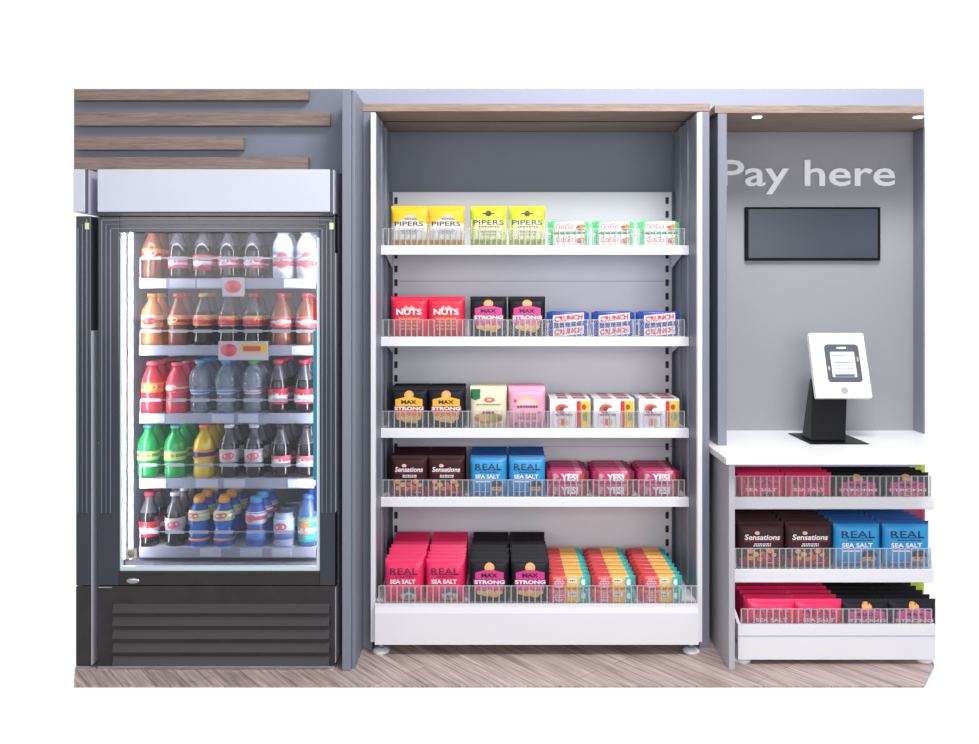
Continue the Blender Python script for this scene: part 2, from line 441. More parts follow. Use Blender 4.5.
# --- artwork of each pack kind
def art_pipers_y(w, h):
    def f(p):
        hill = lambda x: h * (0.56 + 0.13 * math.exp(-((x - 0.008) / 0.034) ** 2) + 0.05 * math.exp(-((x + 0.03) / 0.014) ** 2))
        p.rect(-w * .48, h * .16, w * .48, h * .7, C('oat', 226, 222, 212), 16, top=hill)
        p.rect(-w * .36, h * .17, w * .36, h * .50, C('pale_oat', 232, 230, 224))
        p.ell(0.006, h * .70, .026, .012, K_lt, 0, PI)
        p.text('PIPERS', 0, h * .55, w * .78, h * .115, K_dark, 0.012)
        p.lines(0.004, h * .665, w * .3, h * .07, 1, K_mid, 10)
        p.lines(0, h * .35, w * .5, h * .13, 3, K_mid, 3)
        p.rect(-w * .48, h * .03, w * .48, h * .16, C('ochre', 206, 160, 84))
    return f
def art_pipers_l(w, h):
    def f(p):
        p.rect(-w * .48, h * .17, w * .48, h * .66, C('pale_lime', 232, 236, 178), 8)
        p.ell(0, h * .81, .013, .012, K_dark); p.rect(-.026, h * .80, .026, h * .825, K_dark, 3)
        p.text('PIPERS', 0, h * .585, w * .82, h * .125, C('moss', 62, 78, 54), 0.01)
        p.lines(0, h * .475, w * .6, h * .05, 1, C('moss', 62, 78, 54), 5)
        p.lines(0, h * .32, w * .44, h * .13, 2, C('olive', 138, 150, 90), 6)
        p.rect(-w * .48, h * .03, w * .48, h * .16, C('dark_lime', 164, 186, 56))
    return f
def art_nuts(w, h):
    def f(p):
        for k in range(9):
            a = PI * (0.2 + 0.6 * k / 8); p.rect(.062 * math.cos(a) - .004, h * .78 + .018 * math.sin(a), .062 * math.cos(a) + .004, h * .79 + .018 * math.sin(a), K_orange, 1)
        p.poly([(-.03, h * .66), (-.012, h * .78), (0, h * .72), (.012, h * .78), (.034, h * .66)], C('peach', 246, 176, 166))
        p.text('NUTS', 0, h * .62, w * .68, h * .15, K_white, 0.03)
        p.lines(0, h * .33, w * .62, h * .34, 4, K_orange, 9)
    return f
def art_max(w, h, panel, strip, low):
    def f(p):
        p.ell(0, h * .82, .020, .017, C('apricot', 238, 160, 100)); p.ell(0, h * .81, .010, .009, K_gold)
        p.poly([(-w * .37, h * .71), (-w * .1, h * .77), (w * .1, h * .77), (w * .37, h * .71), (w * .37, h * .545), (-w * .37, h * .545)], panel)
        p.text('MAX', 0, h * .645, w * .42, h * .095, K_black, 0.045)
        p.rect(-w * .41, h * .43, w * .41, h * .545, strip)
        p.text('STRONG', 0, h * .488, w * .78, h * .088, K_white, 0.04)
        p.poly([(-w * .37, h * .43), (w * .37, h * .43), (w * .34, h * .25), (0, h * .13), (-w * .34, h * .25)], low)
        p.lines(0, h * .36, w * .56, h * .1, 2, C('rose', 236, 120, 160) if panel is K_mag else K_orange, 4)
        for k, (cx, cz) in enumerate(((-.034, .245), (-.012, .20), (.014, .215), (.036, .25), (0, .265), (.02, .17))):
            p.ell(cx, h * cz, .017, .009, K_gold if k % 2 else C('crisp', 238, 196, 110))
    return f
def art_cream(w, h):
    def f(p):
        p.poly([(-w * .48, h * .95), (-w * .22, h * .95), (-w * .22, h * .74), (-w * .35, h * .69), (-w * .48, h * .74)], K_green)
        p.ell(.004, h * .70, .022, .010, C('tomato', 222, 92, 64)); p.ell(.004, h * .70, .009, .004, K_white)
        p.lines(0, h * .585, w * .66, h * .05, 1, C('sage', 120, 150, 110), 2)
        p.ell(0, h * .25, .060, .024, C('plate', 206, 140, 84)); p.ell(-.018, h * .27, .032, .017, K_gold)
        p.ell(.026, h * .27, .026, .015, C('leaf', 152, 176, 70)); p.ell(.046, h * .23, .014, .009, K_brown); p.ell(-.05, h * .23, .013, .008, C('tomato', 222, 92, 64))
        p.rect(-.024, h * .36, .024, h * .43, C('wine', 150, 40, 56))
    return f
def art_pink(w, h):
    def f(p):
        p.ell(0, h * .56, .046, .034, C('straw', 234, 206, 150), 0, PI); p.ell(0, h * .555, .036, .025, K_pinkl, 0, PI)
        p.lines(0, h * .535, w * .62, h * .10, 1, C('plum', 116, 62, 92), 12)
        p.lines(0, h * .35, w * .56, h * .06, 1, C('tomato', 222, 92, 64), 14)
        p.rect(-w * .3, h * .16, w * .3, h * .21, K_pinkl); p.lines(0, h * .25, w * .5, h * .08, 2, C('berry', 200, 60, 110), 15)
        p.ell(-.05, h * .68, .005, .005, K_red); p.ell(.05, h * .40, .006, .005, K_red); p.ell(-.048, h * .1, .006, .005, K_red)
    return f
def art_sens(w, h):
    def f(p):
        p.rect(-w * .47, h * .03, w * .47, h * .28, C('crimson', 178, 44, 62), 8, top=lambda x: h * (.25 + .05 * math.sin(x * 90)))
        p.ell(-.02, h * .765, .010, .007, C('peach', 246, 176, 166))
        p.text('Sensations', 0, h * .675, w * .76, h * .12, K_white, 0.02, shear=0.15)
        p.rect(-w * .38, h * .585, w * .38, h * .597, C('crimson', 178, 44, 62), 4)
        p.lines(0, h * .51, w * .42, h * .08, 2, K_white, 8)
        for k, (cx, cz, r) in enumerate(((-.048, .37, .012), (-.026, .30, .013), (.002, .32, .010), (.03, .38, .013), (.046, .29, .010), (.016, .24, .014), (-.01, .20, .012), (-.045, .22, .011))):
            p.ell(cx, h * cz, r, r * .8, (K_orange, K_gold, C('tomato', 222, 92, 64))[k % 3])
        p.rect(.022, h * .09, .05, h * .12, K_white, 2)
    return f
def art_real(w, h, ink, badge):
    def f(p):
        s = w / .15
        p.text('REAL', 0, h * .735, w * .72, h * .15, ink, 0.008)
        for k in range(4):      # slab serifs under each letter
            cx = -w * .27 + w * .18 * k; p.rect(cx - .011 * s, h * .655, cx + .011 * s, h * .668, ink, 1)
        p.lines(0, h * .61, w * .55, h * .035, 1, ink, 3)
        p.text('SEA SALT', -.004 * s, h * .50, w * .66, h * .10, K_white, 0.03)
        if badge == 'face':
            p.rect(-w * .34, h * .36, w * .05, h * .39, K_white, 3); p.lines(-.02 * s, h * .12, w * .5, h * .04, 1, K_white, 5)
            cx = .034 * s
            p.rect(cx - .027 * s, h * .06, cx + .027 * s, h * .15, C('shirt', 150, 132, 130), 4)
            p.ell(cx, h * .20, .021 * s, .026, K_skin); p.ell(cx, h * .285, .026 * s, .020, K_black, -0.2, PI + 0.2)
            p.rect(cx - .027 * s, h * .25, cx + .027 * s, h * .285, K_black, 3)
            for e in (-1, 1): p.ell(cx + e * .008 * s, h * .215, .0035 * s, .0028, K_black)
            p.ell(cx, h * .135, .007 * s, .003, C('wine', 150, 40, 56))
        else:
            cx = .018 * s
            p.rect(cx - .030 * s, h * .04, cx + .030 * s, h * .22, K_lt, 4); p.ell(cx, h * .22, .030 * s, .022, C('felt', 92, 96, 108), 0, PI)
            p.ell(cx, h * .155, .018 * s, .017, K_lt); p.ell(cx, h * .11, .014 * s, .012, K_mid)
            for e in (-1, 1): p.ell(cx + e * .008 * s, h * .17, .004 * s, .003, C('wine', 150, 40, 56))
    return f
def art_lime(w, h):
    def f(p): p.rect(-w * .4, h * .2, w * .4, h * .6, C('pale_lime', 232, 236, 178)); p.text('PIPERS', 0, h * .5, w * .7, h * .1, C('moss', 62, 78, 54), 0.01)
    return f
def art_plain(p): p.rect(-.05, .06, .05, .10, C('berry', 200, 60, 110))

BW, BH, BT = 0.1545, 0.171, 0.046
def reg(key, name, w, h, col, art, t=BT, seam=None, rough=0.38):
    m_ = mat('foil_' + key, col, 0.55 if sum(col) < 200 else rough, spec=0.25 if sum(col) < 200 else 0.45)
    sm = mat('foil_seam_' + key, seam, 0.45) if seam else None
    mb, sf = bag(name, w, h, t, m_, sm); pack_root(key, name, mb, sf, art(w, h) if art is not art_plain else art_plain)
reg('pipy', 'crisp_packet', BW, BH, (244, 200, 44), art_pipers_y)
reg('pipl', 'crisp_packet', BW, BH, (206, 220, 48), art_pipers_l)
reg('nuts', 'nut_packet', BW, BH, (226, 38, 74), art_nuts)
K_dpk = C('deep_pink', 170, 40, 96); K_low = C('low_pink', 206, 74, 128); K_yo = C('amber', 244, 182, 50); K_dr = C('dark_red', 170, 34, 50); K_lo = C('low_amber', 226, 130, 66)
reg('maxp', 'crisp_packet', BW, BH, (26, 26, 34), lambda w, h: art_max(w, h, K_mag, K_dpk, K_low))
reg('maxy', 'crisp_packet', BW, BH, (26, 26, 34), lambda w, h: art_max(w, h, K_yo, K_dr, K_lo))
reg('cream', 'crisp_packet', BW, BH, (236, 226, 194), art_cream)
reg('pinkb', 'popcorn_packet', BW, BH, (234, 166, 194), art_pink)
reg('sens', 'crisp_packet', BW, BH, (56, 26, 30), art_sens)
reg('realb', 'crisp_packet', BW, BH, (44, 152, 214), lambda w, h: art_real(w, h, K_navy, 'face'), seam=(30, 84, 150))
reg('realp', 'crisp_packet', BW, BH, (232, 40, 100), lambda w, h: art_real(w, h, C('claret', 92, 14, 52), 'badge'))
# wider packets of the payment counter
WW = 0.186
reg('w_sens', 'crisp_packet', WW, 0.182, (66, 40, 44), art_sens)
reg('w_realb', 'crisp_packet', WW, 0.182, (44, 152, 214), lambda w, h: art_real(w, h, K_navy, 'face'), seam=(30, 84, 150))
reg('w_wine', 'crisp_packet', WW, 0.182, (170, 50, 92), lambda w, h: art_sens(w, h))
reg('s_realp', 'crisp_packet', WW, 0.150, (232, 40, 100), lambda w, h: art_real(w, h, C('claret', 92, 14, 52), 'badge'))
reg('s_maxp', 'crisp_packet', WW, 0.150, (26, 26, 34), lambda w, h: art_max(w, h, K_mag, K_dpk, K_low))
reg('t_realp', 'crisp_packet', WW, 0.128, (232, 40, 100), lambda w, h: art_real(w, h, C('claret', 92, 14, 52), 'badge'))
reg('t_maxp', 'crisp_packet', WW, 0.128, (26, 26, 34), lambda w, h: art_max(w, h, K_mag, K_dpk, K_low))
reg('s_lime', 'crisp_packet', WW, 0.150, (190, 205, 40), art_lime)

# --- bars and boxes
BRW, BRH, BRT = 0.176, 0.054, 0.046
def art_gogo(p):
    w, h = BRW, BRH
    p.rect(-w * .34, h * .10, w * .37, h * .90, K_white, 8, slant=0.03)
    p.ell(.048, h * .42, .020, .012, K_brown); p.ell(.058, h * .52, .012, .010, K_orange)
    p.text('GoGo', -.018, h * .54, w * .42, h * .46, K_red, 0.01, shear=0.25)
def art_crunch(p):
    w, h = BRW, BRH
    p.rect(-w * .37, h * .14, w * .37, h * .78, K_white, 8, slant=0.10)
    p.text('CRUNCH', 0, h * .48, w * .68, h * .44, K_red, 0.06, slant=0.10)
    p.rect(-w * .37, h * .03, w * .37, h * .12, C('pale_blue', 130, 150, 205), 3)
def art_yes(p):
    w, h = BRW, BRH
    p.ell(-.058, h * .5, .018, .016, C('sage_grey', 190, 170, 160)); p.ell(-.040, h * .36, .014, .010, K_mag)
    p.text('YES!', .004, h * .5, w * .42, h * .58, K_white, 0.05)
    p.poly([(.046, h * .2), (.072, h * .25), (.074, h * .8), (.05, h * .75)], K_brown)
def art_fruit(p):
    w, h = BRW, BRH
    p.rect(-w * .42, h * .08, -w * .05, h * .92, C('coral', 238, 112, 106), 6); p.ell(-w * .22, h * .45, .022, .018, K_pinkl); p.lines(-w * .22, h * .5, .05, h * .5, 3, K_red, 2)
    p.rect(-w * .05, h * .08, w * .24, h * .92, C('mango', 248, 186, 92), 6); p.rect(-w * .02, h * .50, w * .18, h * .80, K_white, 3); p.lines(w * .08, h * .65, w * .17, h * .2, 1, C('teal_d', 30, 120, 120), 7)
    p.rect(w * .24, h * .08, w * .42, h * .92, K_teal, 4); p.ell(w * .33, h * .55, .010, .012, K_white); p.ell(w * .06, h * .28, .018, .008, K_yel)
for key, col, art in (('gogo', (112, 222, 152), art_gogo), ('crunch', (52, 84, 176), art_crunch), ('yes', (198, 62, 112), art_yes), ('fruit', (226, 74, 78), art_fruit)):
    bd_ = {'fruit': ((-.014, C('mango', 248, 186, 92)), (.056, K_teal)), 'yes': ((.03, C('dusk_pink', 214, 120, 150)), (.056, C('deep_rose', 150, 44, 84)))}.get(key, ())
    mb, sf = bar(BRW, BRH, BRT, mat('wrap_' + key, col, 0.35), bd_); pack_root(key, 'snack_bar' if key != 'fruit' else 'fruit_snack_bar', mb, sf, art)
BXW, BXH, BXT = 0.170, 0.124, 0.07
mb = MB(); mb.box(-BXW / 2, BXW / 2, -BXT / 2, BXT / 2, 0, BXH, mat('card_white', (240, 238, 242), 0.45))
mb.box(-BXW * .3, -BXW * .05, -BXT * .4, BXT * .4, BXH, BXH + .0006, C('rust', 176, 92, 96)); mb.box(BXW * .08, BXW * .4, -BXT * .4, BXT * .4, BXH, BXH + .0006, C('rust', 176, 92, 96))
def art_box(p):
    w, h = BXW, BXH
    p.rect(w * .16, h * .0, w * .26, h * .92, K_red, 3); p.rect(w * .26, 0, w * .485, h * .92, K_yel, 3)
    p.ell(w * .34, h * .72, .010, .012, K_brown); p.ell(w * .37, h * .40, .012, .02, C('leaf', 152, 176, 70))
    p.ell(-w * .2, h * .66, .028, .020, C('tomato', 222, 92, 64)); p.ell(-w * .2, h * .64, .012, .012, C('plum', 116, 62, 92))
    p.ell(-w * .08, h * .60, .016, .012, K_white); p.rect(-w * .36, h * .42, w * .06, h * .50, C('lavender', 188, 186, 208), 3)
    p.lines(-w * .18, h * .46, .07, h * .08, 1, C('wine', 150, 40, 56), 3)
    p.ell(-w * .2, h * .24, .022, .018, K_pinkl); p.rect(-w * .23, h * .1, -w * .15, h * .32, C('tomato', 222, 92, 64), 3); p.ell(-w * .09, h * .2, .008, .014, K_gold)
pack_root('box', 'snack_box', mb, lambda x, z: -BXT / 2, art_box)

# --- stocking the white shelving (front of each shelf first)
def cx(px, d): return (px - 499) * d / F
SN = ['top shelf', 'second shelf down', 'third shelf down', 'fourth shelf down', 'base shelf']
def stock(key, colx, rows, y0, z, dy, desc, where, group, names=('left', 'right'), jit=0.003, cat='packet'):
    for c, x in enumerate(colx):
        for r in range(rows):
            row = 'at the front' if r == 0 else '%s from front' % ORD[r]
            if rows == 1: row = 'standing alone'
            lab = '%s, %s column, %s, %s' % (desc, names[c], where, row)
            put(key, (x + random.uniform(-jit, jit) * (r > 0), y0 + r * dy, z), lab.replace(', standing alone', ''), cat, group, printed=(r < 1 or (r == rows - 1 and key == 'realp')))
YF = 3.594
bag_cols = [cx(409.5, YF), cx(446.5, YF), cx(488.5, YF), cx(527, YF)]
Zs = [z - 0.003 + 0.0004 for z in SHELF]
stock('pipy', bag_cols[:2], 1, YF, Zs[0], .05, 'yellow and cream crisp packet', 'top shelf', 'yellow crisp packets on the top shelf')
stock('pipl', bag_cols[2:], 1, YF, Zs[0], .05, 'lime green crisp packet', 'top shelf', 'lime crisp packets on the top shelf')
stock('nuts', bag_cols[:2], 2, YF, Zs[1], .05, 'red nut packet', 'second white shelf', 'red nut packets')
stock('maxp', bag_cols[2:], 2, YF, Zs[1], .05, 'black packet with pink panel', 'second white shelf', 'black and pink packets on the second shelf')
stock('maxy', bag_cols[:2], 4, YF, Zs[2], .05, 'black packet with amber panel', 'third white shelf', 'black and amber packets')
stock('cream', bag_cols[2:3], 4, YF, Zs[2], .05, 'cream packet with green tab', 'third white shelf', 'cream packets', names=('single',))
stock('pinkb', bag_cols[3:], 4, YF, Zs[2], .05, 'pale pink packet', 'third white shelf', 'pale pink packets', names=('single',))
stock('sens', bag_cols[:2], 5, YF, Zs[3], .05, 'dark brown crisp packet', 'fourth white shelf', 'dark brown packets on the fourth shelf')
stock('realb', bag_cols[2:], 5, YF, Zs[3], .05, 'blue crisp packet', 'fourth white shelf', 'blue packets on the fourth shelf')
YB = 3.42; ZB = 0.2074
base_cols = [cx(404.5, YB), cx(445.5, YB), cx(489.5, YB), cx(530, YB)]
stock('realp', base_cols[:2], 9, YB, ZB, .048, 'bright pink crisp packet', 'base shelf', 'bright pink packets on the base shelf')
stock('maxp', base_cols[2:], 9, YB, ZB, .048, 'black packet with pink panel', 'base shelf', 'black and pink packets on the base shelf')
def stack(key, pxs, d, rows, y0, z, dy, desc, where, group, cat, levels=2, hh=BRH):
    for c, px in enumerate(pxs):
        for r in range(rows):
            for l in range(levels):
                row = 'front row' if r == 0 else '%s row' % ORD[r]
                lv = ('lower' if l == 0 else 'upper') + ' of the ' if levels > 1 else ''
                lab = '%s, %s%s stack, %s, %s' % (desc, lv, ('left', 'middle', 'right')[c], row, where)
                put(key, (cx(px, d), y0 + r * dy, z + l * (hh + 0.0006)), ' '.join(lab.split()), cat, group, printed=(r == 0 or (r < 6 and l == levels - 1 and key == 'fruit')))
YR = 3.596
stack('gogo', (568.5, 613, 658.5), YR, 1, YR, Zs[0], .05, 'green and white wrapped bar', 'top shelf', 'green wrapped bars on the top shelf', 'snack bar')
stack('crunch', (568, 613.5, 658.5), YR, 2, YR, Zs[1], .05, 'blue wrapped bar with red lettering', 'second shelf', 'blue wrapped bars', 'snack bar')
stack('box', (569.5, 613, 657.5), 3.605, 3, 3.605, Zs[2], .075, 'white snack box with yellow edge', 'third shelf', 'white snack boxes', 'box', 1)
stack('yes', (568, 613.5, 659), YR, 5, YR, Zs[3], .05, 'deep pink wrapped bar', 'fourth shelf', 'deep pink wrapped bars', 'snack bar')
stack('fruit', (568.5, 613.5, 660), YB, 8, YB, ZB, .05, 'red and orange fruit bar', 'base shelf', 'red and orange fruit bars', 'snack bar')

# ------------------------------------------------------------------ payment bay
pay = thing('payment_bay', 'grey payment bay with wood canopy and white lettering above the counter', 'bay', (1.4, 3.7, 0))
pts = [(0.886, 3.49), (1.745, 3.49), (1.955, 3.905), (0.886, 3.905)]
b = MB(); b.prism(pts, 'Z', 2.186, 2.217, M_wood); part(b, 'canopy', pay, 0.001)
b = MB(); b.box(0.899, 0.936, 3.492, 3.905, 0.8205, 2.185, M_jamb); part(b, 'side_panel', pay, 0.0015)
b = MB(); b.box(1.893, 1.900, 3.79, 3.884, 0.8205, 2.185, M_jamb); part(b, 'side_panel', pay, 0.0015)
b = MB(); b.box(0.937, 1.94, 3.885, 3.905, 0.8205, 2.185, mat('bay_back_paint', (148, 149, 155), 0.55)); part(b, 'back_panel', pay)
for lx, ly in ((1.0775, 3.55), (1.75, 3.55)):
    b = MB(); b.lathe([(0.022, 0), (0.025, 0.004), (0.025, 0.0055)], M_white, 24, lx, ly, 2.1805); dl = part(b, 'downlight', pay)
    b = MB(); b.lathe([(0.019, 0), (0.019, 0.0012)], M_lamp, 24, lx, ly, 2.179); part(b, 'lens', dl)
D = 3.88
zb = EYE + (297 - 185.5) * D / F
_, _, tw, _, _ = text_mesh('Pay here', 0.012); _, _, _, _, a1 = text_mesh('h', 0.012)
xr = cx(895, D); xl = cx(721, D); kx = (xr - xl) / tw; kz = (185.5 - 160) * D / F / a1
for i, ch in enumerate('Pay here'):
    if ch == ' ': continue
    vs, fs, cw, _, _ = text_mesh(ch, 0.012)
    x_off = text_mesh('Pay here'[:i + 1], 0.012)[2] - cw          # right edge of the run so far, less this letter
    n = len(vs)
    P3 = [(xl + (x_off + x) * kx, D - 0.004, zb + y * kz) for x, y in vs] + [(xl + (x_off + x) * kx, D + 0.0045, zb + y * kz) for x, y in vs]
    edge = {}
    for f in fs:
        for k in range(len(f)):
            e = (f[k], f[(k + 1) % len(f)]); edge.setdefault(tuple(sorted(e)), []).append(e)
    F3 = [tuple(f) for f in fs] + [tuple(k + n for k in reversed(f)) for f in fs]
    for es in edge.values():
        if len(es) == 1: a_, c_ = es[0]; F3.append((a_, c_, c_ + n, a_ + n))
    b = MB(); b.add(P3, F3, M_sign); part(b, 'letter', pay)

scr = thing('wall_screen', 'dark rectangular screen mounted on the grey wall under the lettering', 'screen', (1.43, 3.86, 1.6))
d = 3.865; x0, x1 = cx(745.5, d), cx(880.6, d); z1, z0 = EYE + (297 - 207) * d / F, EYE + (297 - 260.5) * d / F
b = MB(); b.box(x0, x1, d, 3.8845, z0, z1, M_bezel); part(b, 'bezel', scr, 0.002)
b = MB(); b.box(x0 + .014, x1 - .014, d - 0.001, d + 0.004, z0 + .012, z1 - .010, M_screen); part(b, 'display', scr)

# worktop
wt = MB(); wt.prism([(0.860, 3.22), (1.620, 3.22), (1.93, 3.86), (1.945, 3.915), (0.860, 3.915)], 'Z', 0.794, 0.820, M_counter)
tag(wt.build('worktop', bevel=0.002), 'white worktop over the packet shelves, below the dark screen', 'worktop')

# cabinet of open shelves under the worktop
cab = thing('shelf_cabinet', 'open white shelf cabinet with grey end panel under the worktop', 'cabinet', (1.3, 3.5, 0))
b = MB(); b.box(0.882, 0.905, 3.26, 3.90, 0, 0.7935, mat('end_panel_grey', (186, 183, 190), 0.45)); part(b, 'end_panel', cab, 0.0015)
b = MB(); b.box(0.906, 1.905, 3.862, 3.90, 0.05, 0.7935, M_whiteback); part(b, 'back_panel', cab)
b = MB(); b.box(0.906, 1.63, 3.28, 3.30, 0.776, 0.7935, M_rail); part(b, 'under_strip', cab)  # grey strip beneath the worktop's front edge
def xr_(y): return 1.694 + (y - 3.30) * 0.42
for zt, zd, y0 in ((0.641, 0.600, 3.355), (0.355, 0.352, 3.355)):
    b = MB(); b.prism([(0.906, y0 + 0.018), (xr_(y0 + .018), y0 + 0.018), (xr_(3.861), 3.861), (0.906, 3.861)], 'Z', zd - 0.012, zd, M_white); sh = part(b, 'shelf', cab)
    zb_ = zt - 0.047 if zt > 0.5 else zt - 0.052
    b = MB(); b.box(0.906, xr_(y0), y0, y0 + 0.016, zb_, zt, M_white); part(b, 'price_rail', sh, 0.0015)
    fence(sh, 0.910, xr_(y0) - 0.012, y0 + 0.006, zt + 0.0005, zt + 0.082, 0.0245)
y0 = 3.305
b = MB(); b.box(0.930, xr_(y0), y0, y0 + 0.014, 0.020, 0.157, M_white); b.box(0.930, xr_(y0), y0 - 0.002, y0 + 0.001, 0.112, 0.115, M_lilac)
b.prism([(0.930, y0 + .014), (xr_(y0 + .014), y0 + .014), (xr_(3.861), 3.861), (0.930, 3.861)], 'Z', 0.078, 0.090, M_white)
b.prism([(y0 + .014, 0.02), (3.85, 0.02), (3.85, 0.20), (y0 + .12, 0.20), (y0 + .014, 0.157)], 'X', 0.930, 0.942, M_white)
bd = part(b, 'base_tray', cab)
fence(bd, 0.944, xr_(y0) - 0.012, y0 + 0.006, 0.1575, 0.216, 0.0245)
for fx in (0.955, 1.67):
    b = MB(); b.lathe([(0.033, 0), (0.034, 0.007), (0.024, 0.013), (0.012, 0.016), (0.012, 0.03)], M_white, 22, fx, 3.345, 0); part(b, 'levelling_foot', cab)
pc = [cx(p, 3.402) for p in (760.5, 808, 856, 905)]; YP = 3.402
nm = ('left', 'right')
stock('w_sens', pc[:2], 6, YP, 0.3524, .05, 'brown crisp packet with red base', 'middle shelf under worktop', 'brown packets under the worktop')
stock('w_realb', pc[2:], 6, YP, 0.3524, .05, 'blue crisp packet with face', 'middle shelf under worktop', 'blue packets under the worktop')
stock('t_realp', pc[:2], 5, YP, 0.6004, .05, 'pink crisp packet', 'top shelf under worktop', 'pink packets just under the worktop')
stock('t_maxp', pc[2:], 5, YP, 0.6004, .05, 'black packet with pink panel', 'top shelf under worktop', 'black packets just under the worktop')
YC = 3.352; pb = [1.072, 1.257, 1.442, 1.627]
stock('s_realp', pb[:2], 8, YC, 0.0904, .05, 'pink crisp packet', 'bottom tray under worktop', 'pink packets in the bottom tray')
stock('s_maxp', pb[2:], 8, YC, 0.0904, .05, 'black packet with pink panel', 'bottom tray under worktop', 'black packets in the bottom tray')
for r in range(2):
    w = ('nearer of two', 'farther of two')[r]
    put('s_lime', (1.796, 3.77 + .05 * r, 0.6004), 'lime packet at far end of upper shelf under worktop, ' + w, 'packet', 'lime packets under the worktop', False)
    put('w_wine', (1.796, 3.77 + .05 * r, 0.3524), 'wine red packet at far end of middle shelf under worktop, ' + w, 'packet', 'wine red packets under the worktop', False)
    put('s_lime', (1.796, 3.78 + .05 * r, 0.0904), 'lime packet at far end of bottom tray under worktop, ' + w, 'packet', 'lime packets under the worktop', False)

# ------------------------------------------------------------------ self-checkout tablet stand on the worktop
ks = thing('payment_terminal', 'white tablet payment terminal on a black stand on the worktop', 'terminal', (1.41, 3.65, 0.8205))
KB = mat('stand_black', (9, 9, 13), 0.3, spec=0.3)
b = MB(); b.box(1.288, 1.530, 3.515, 3.785, 0.8206, 0.8246, KB); part(b, 'base_plate', ks, 0.001)
b = MB()
def q(x0, x1, y, z): return [(x0, y, z), (x1, y, z)]
lo_f = (3.585, 0.8250); lo_b = (3.70, 0.8250); hi_f = (3.668, 1.075); hi_b = (3.700, 1.075)
vs_ = q(1.318, 1.462, *lo_f) + q(1.318, 1.462, *lo_b) + q(1.352, 1.505, *hi_f) + q(1.352, 1.505, *hi_b)
# the neck flares towards the head
b.add(vs_, [(0, 1, 3, 2), (4, 6, 7, 5), (0, 4, 5, 1), (1, 5, 7, 3), (3, 7, 6, 2), (2, 6, 4, 0)], KB); part(b, 'neck', ks, 0.003)
# head: slanted housing, local frame u (right), v (up along slope), n (towards viewer)
top = Vector((1.4655, 3.705, 1.272)); bot = Vector((1.4655, 3.610, 1.0))
vv = (top - bot); Hh = vv.length; vv.normalize(); uu = Vector((1, 0, 0)); nn = vv.cross(uu).normalized()
if nn.y > 0: nn = -nn
mid = (top + bot) / 2
def slab(w, h, r, n0, n1, cu=0.0, cv=0.0, seg=5):
    pts2 = []
    for sx, sy, a0 in ((1, 1, 0), (-1, 1, PI / 2), (-1, -1, PI), (1, -1, 1.5 * PI)):
        for k in range(seg + 1):
            a = a0 + PI / 2 * k / seg
            pts2.append((sx * (w / 2 - r) + r * math.cos(a), sy * (h / 2 - r) + r * math.sin(a)))
    N = len(pts2)
    V = [mid + uu * (x + cu) + vv * (y + cv) + nn * n0 for x, y in pts2] + [mid + uu * (x + cu) + vv * (y + cv) + nn * n1 for x, y in pts2]
    return V, [tuple(range(N)), tuple(range(2 * N - 1, N - 1, -1))] + [(i, (i + 1) % N, N + (i + 1) % N, N + i) for i in range(N)]
b = MB(); b.add(*slab(0.238, Hh, 0.008, -0.020, 0.006), mat('terminal_white', (248, 248, 250), 0.3)); hd = part(b, 'housing', ks, 0.002)
b = MB(); b.add(*slab(0.148, 0.168, 0.016, 0.0055, 0.0075, 0.014, 0.008), mat('terminal_grey', (86, 92, 102), 0.35)); part(b, 'device_bezel', hd)
b = MB(); b.add(*slab(0.104, 0.112, 0.003, 0.007, 0.0085, 0.014, 0.002), mat('device_screen', (236, 240, 246), 0.3, emit=0.05))
sl = [mat('screen_ink', (86, 104, 128), 0.5), mat('screen_ink_pale', (150, 162, 182), 0.5)]
for k in range(7):
    wl = (0.05, 0.062, 0.08, 0.07, 0.084, 0.06, 0.084)[k]
    b.add(*slab(wl, 0.0032 if k < 6 else 0.012, 0.001, 0.0084, 0.0089, -0.028 + wl / 2, 0.040 - k * 0.0145, 1), sl[k % 2])
part(b, 'device_screen', hd)
b = MB(); b.add(*slab(0.042, 0.009, 0.004, 0.0074, 0.0079, 0.014, 0.076), M_white); part(b, 'camera_slot', hd)
for e in (-1, 1):
    b = MB(); b.add(*slab(0.006, 0.018, 0.002, 0.0074, 0.0080, 0.014 + e * 0.064, 0.005 + e * 0.02, 2), K_gold); part(b, 'side_light', hd)
b = MB(); b.add(*slab(0.030, 0.030, 0.0145, 0.0058, 0.0072, 0.004, -0.112), mat('button_grey', (168, 170, 178), 0.3)); part(b, 'home_button', hd)

# ------------------------------------------------------------------ drinks fridge
fr = thing('drinks_fridge', 'tall black glass-door drinks fridge with a white header, full of bottles', 'fridge', (-1.087, 3.5, 0))
XL, XR, FY = -1.5427, -0.631, 3.27
M_side = mat('fridge_side_panel', (214, 217, 228), 0.3)
M_mould = mat('moulding_highlight', (118, 123, 136), 0.3, metal=0.5)  # paler than the frame: its upright highlights are put into this colour
b = MB()
b.box(XL, XL + .03, FY + .065, 3.88, 0.012, 1.745, M_side); b.box(XR - .03, XR, FY + .065, 3.88, 0.012, 1.745, M_side)
b.box(XL + .03, XR - .03, 3.84, 3.88, 0.012, 1.745, M_int); b.box(XL + .03, XR - .03, FY + .065, 3.84, 1.737, 1.745, M_int)
b.box(XL + .03, XR - .03, FY + .065, 3.84, 0.32, 0.368, M_int)
part(b, 'cabinet_body', fr)
b = MB(); b.box(XL + .031, XL + .050, FY + .066, 3.839, 0.369, 1.714, M_int); b.box(XR - .050, XR - .031, FY + .066, 3.839, 0.369, 1.714, M_int); part(b, 'inner_lining', fr)
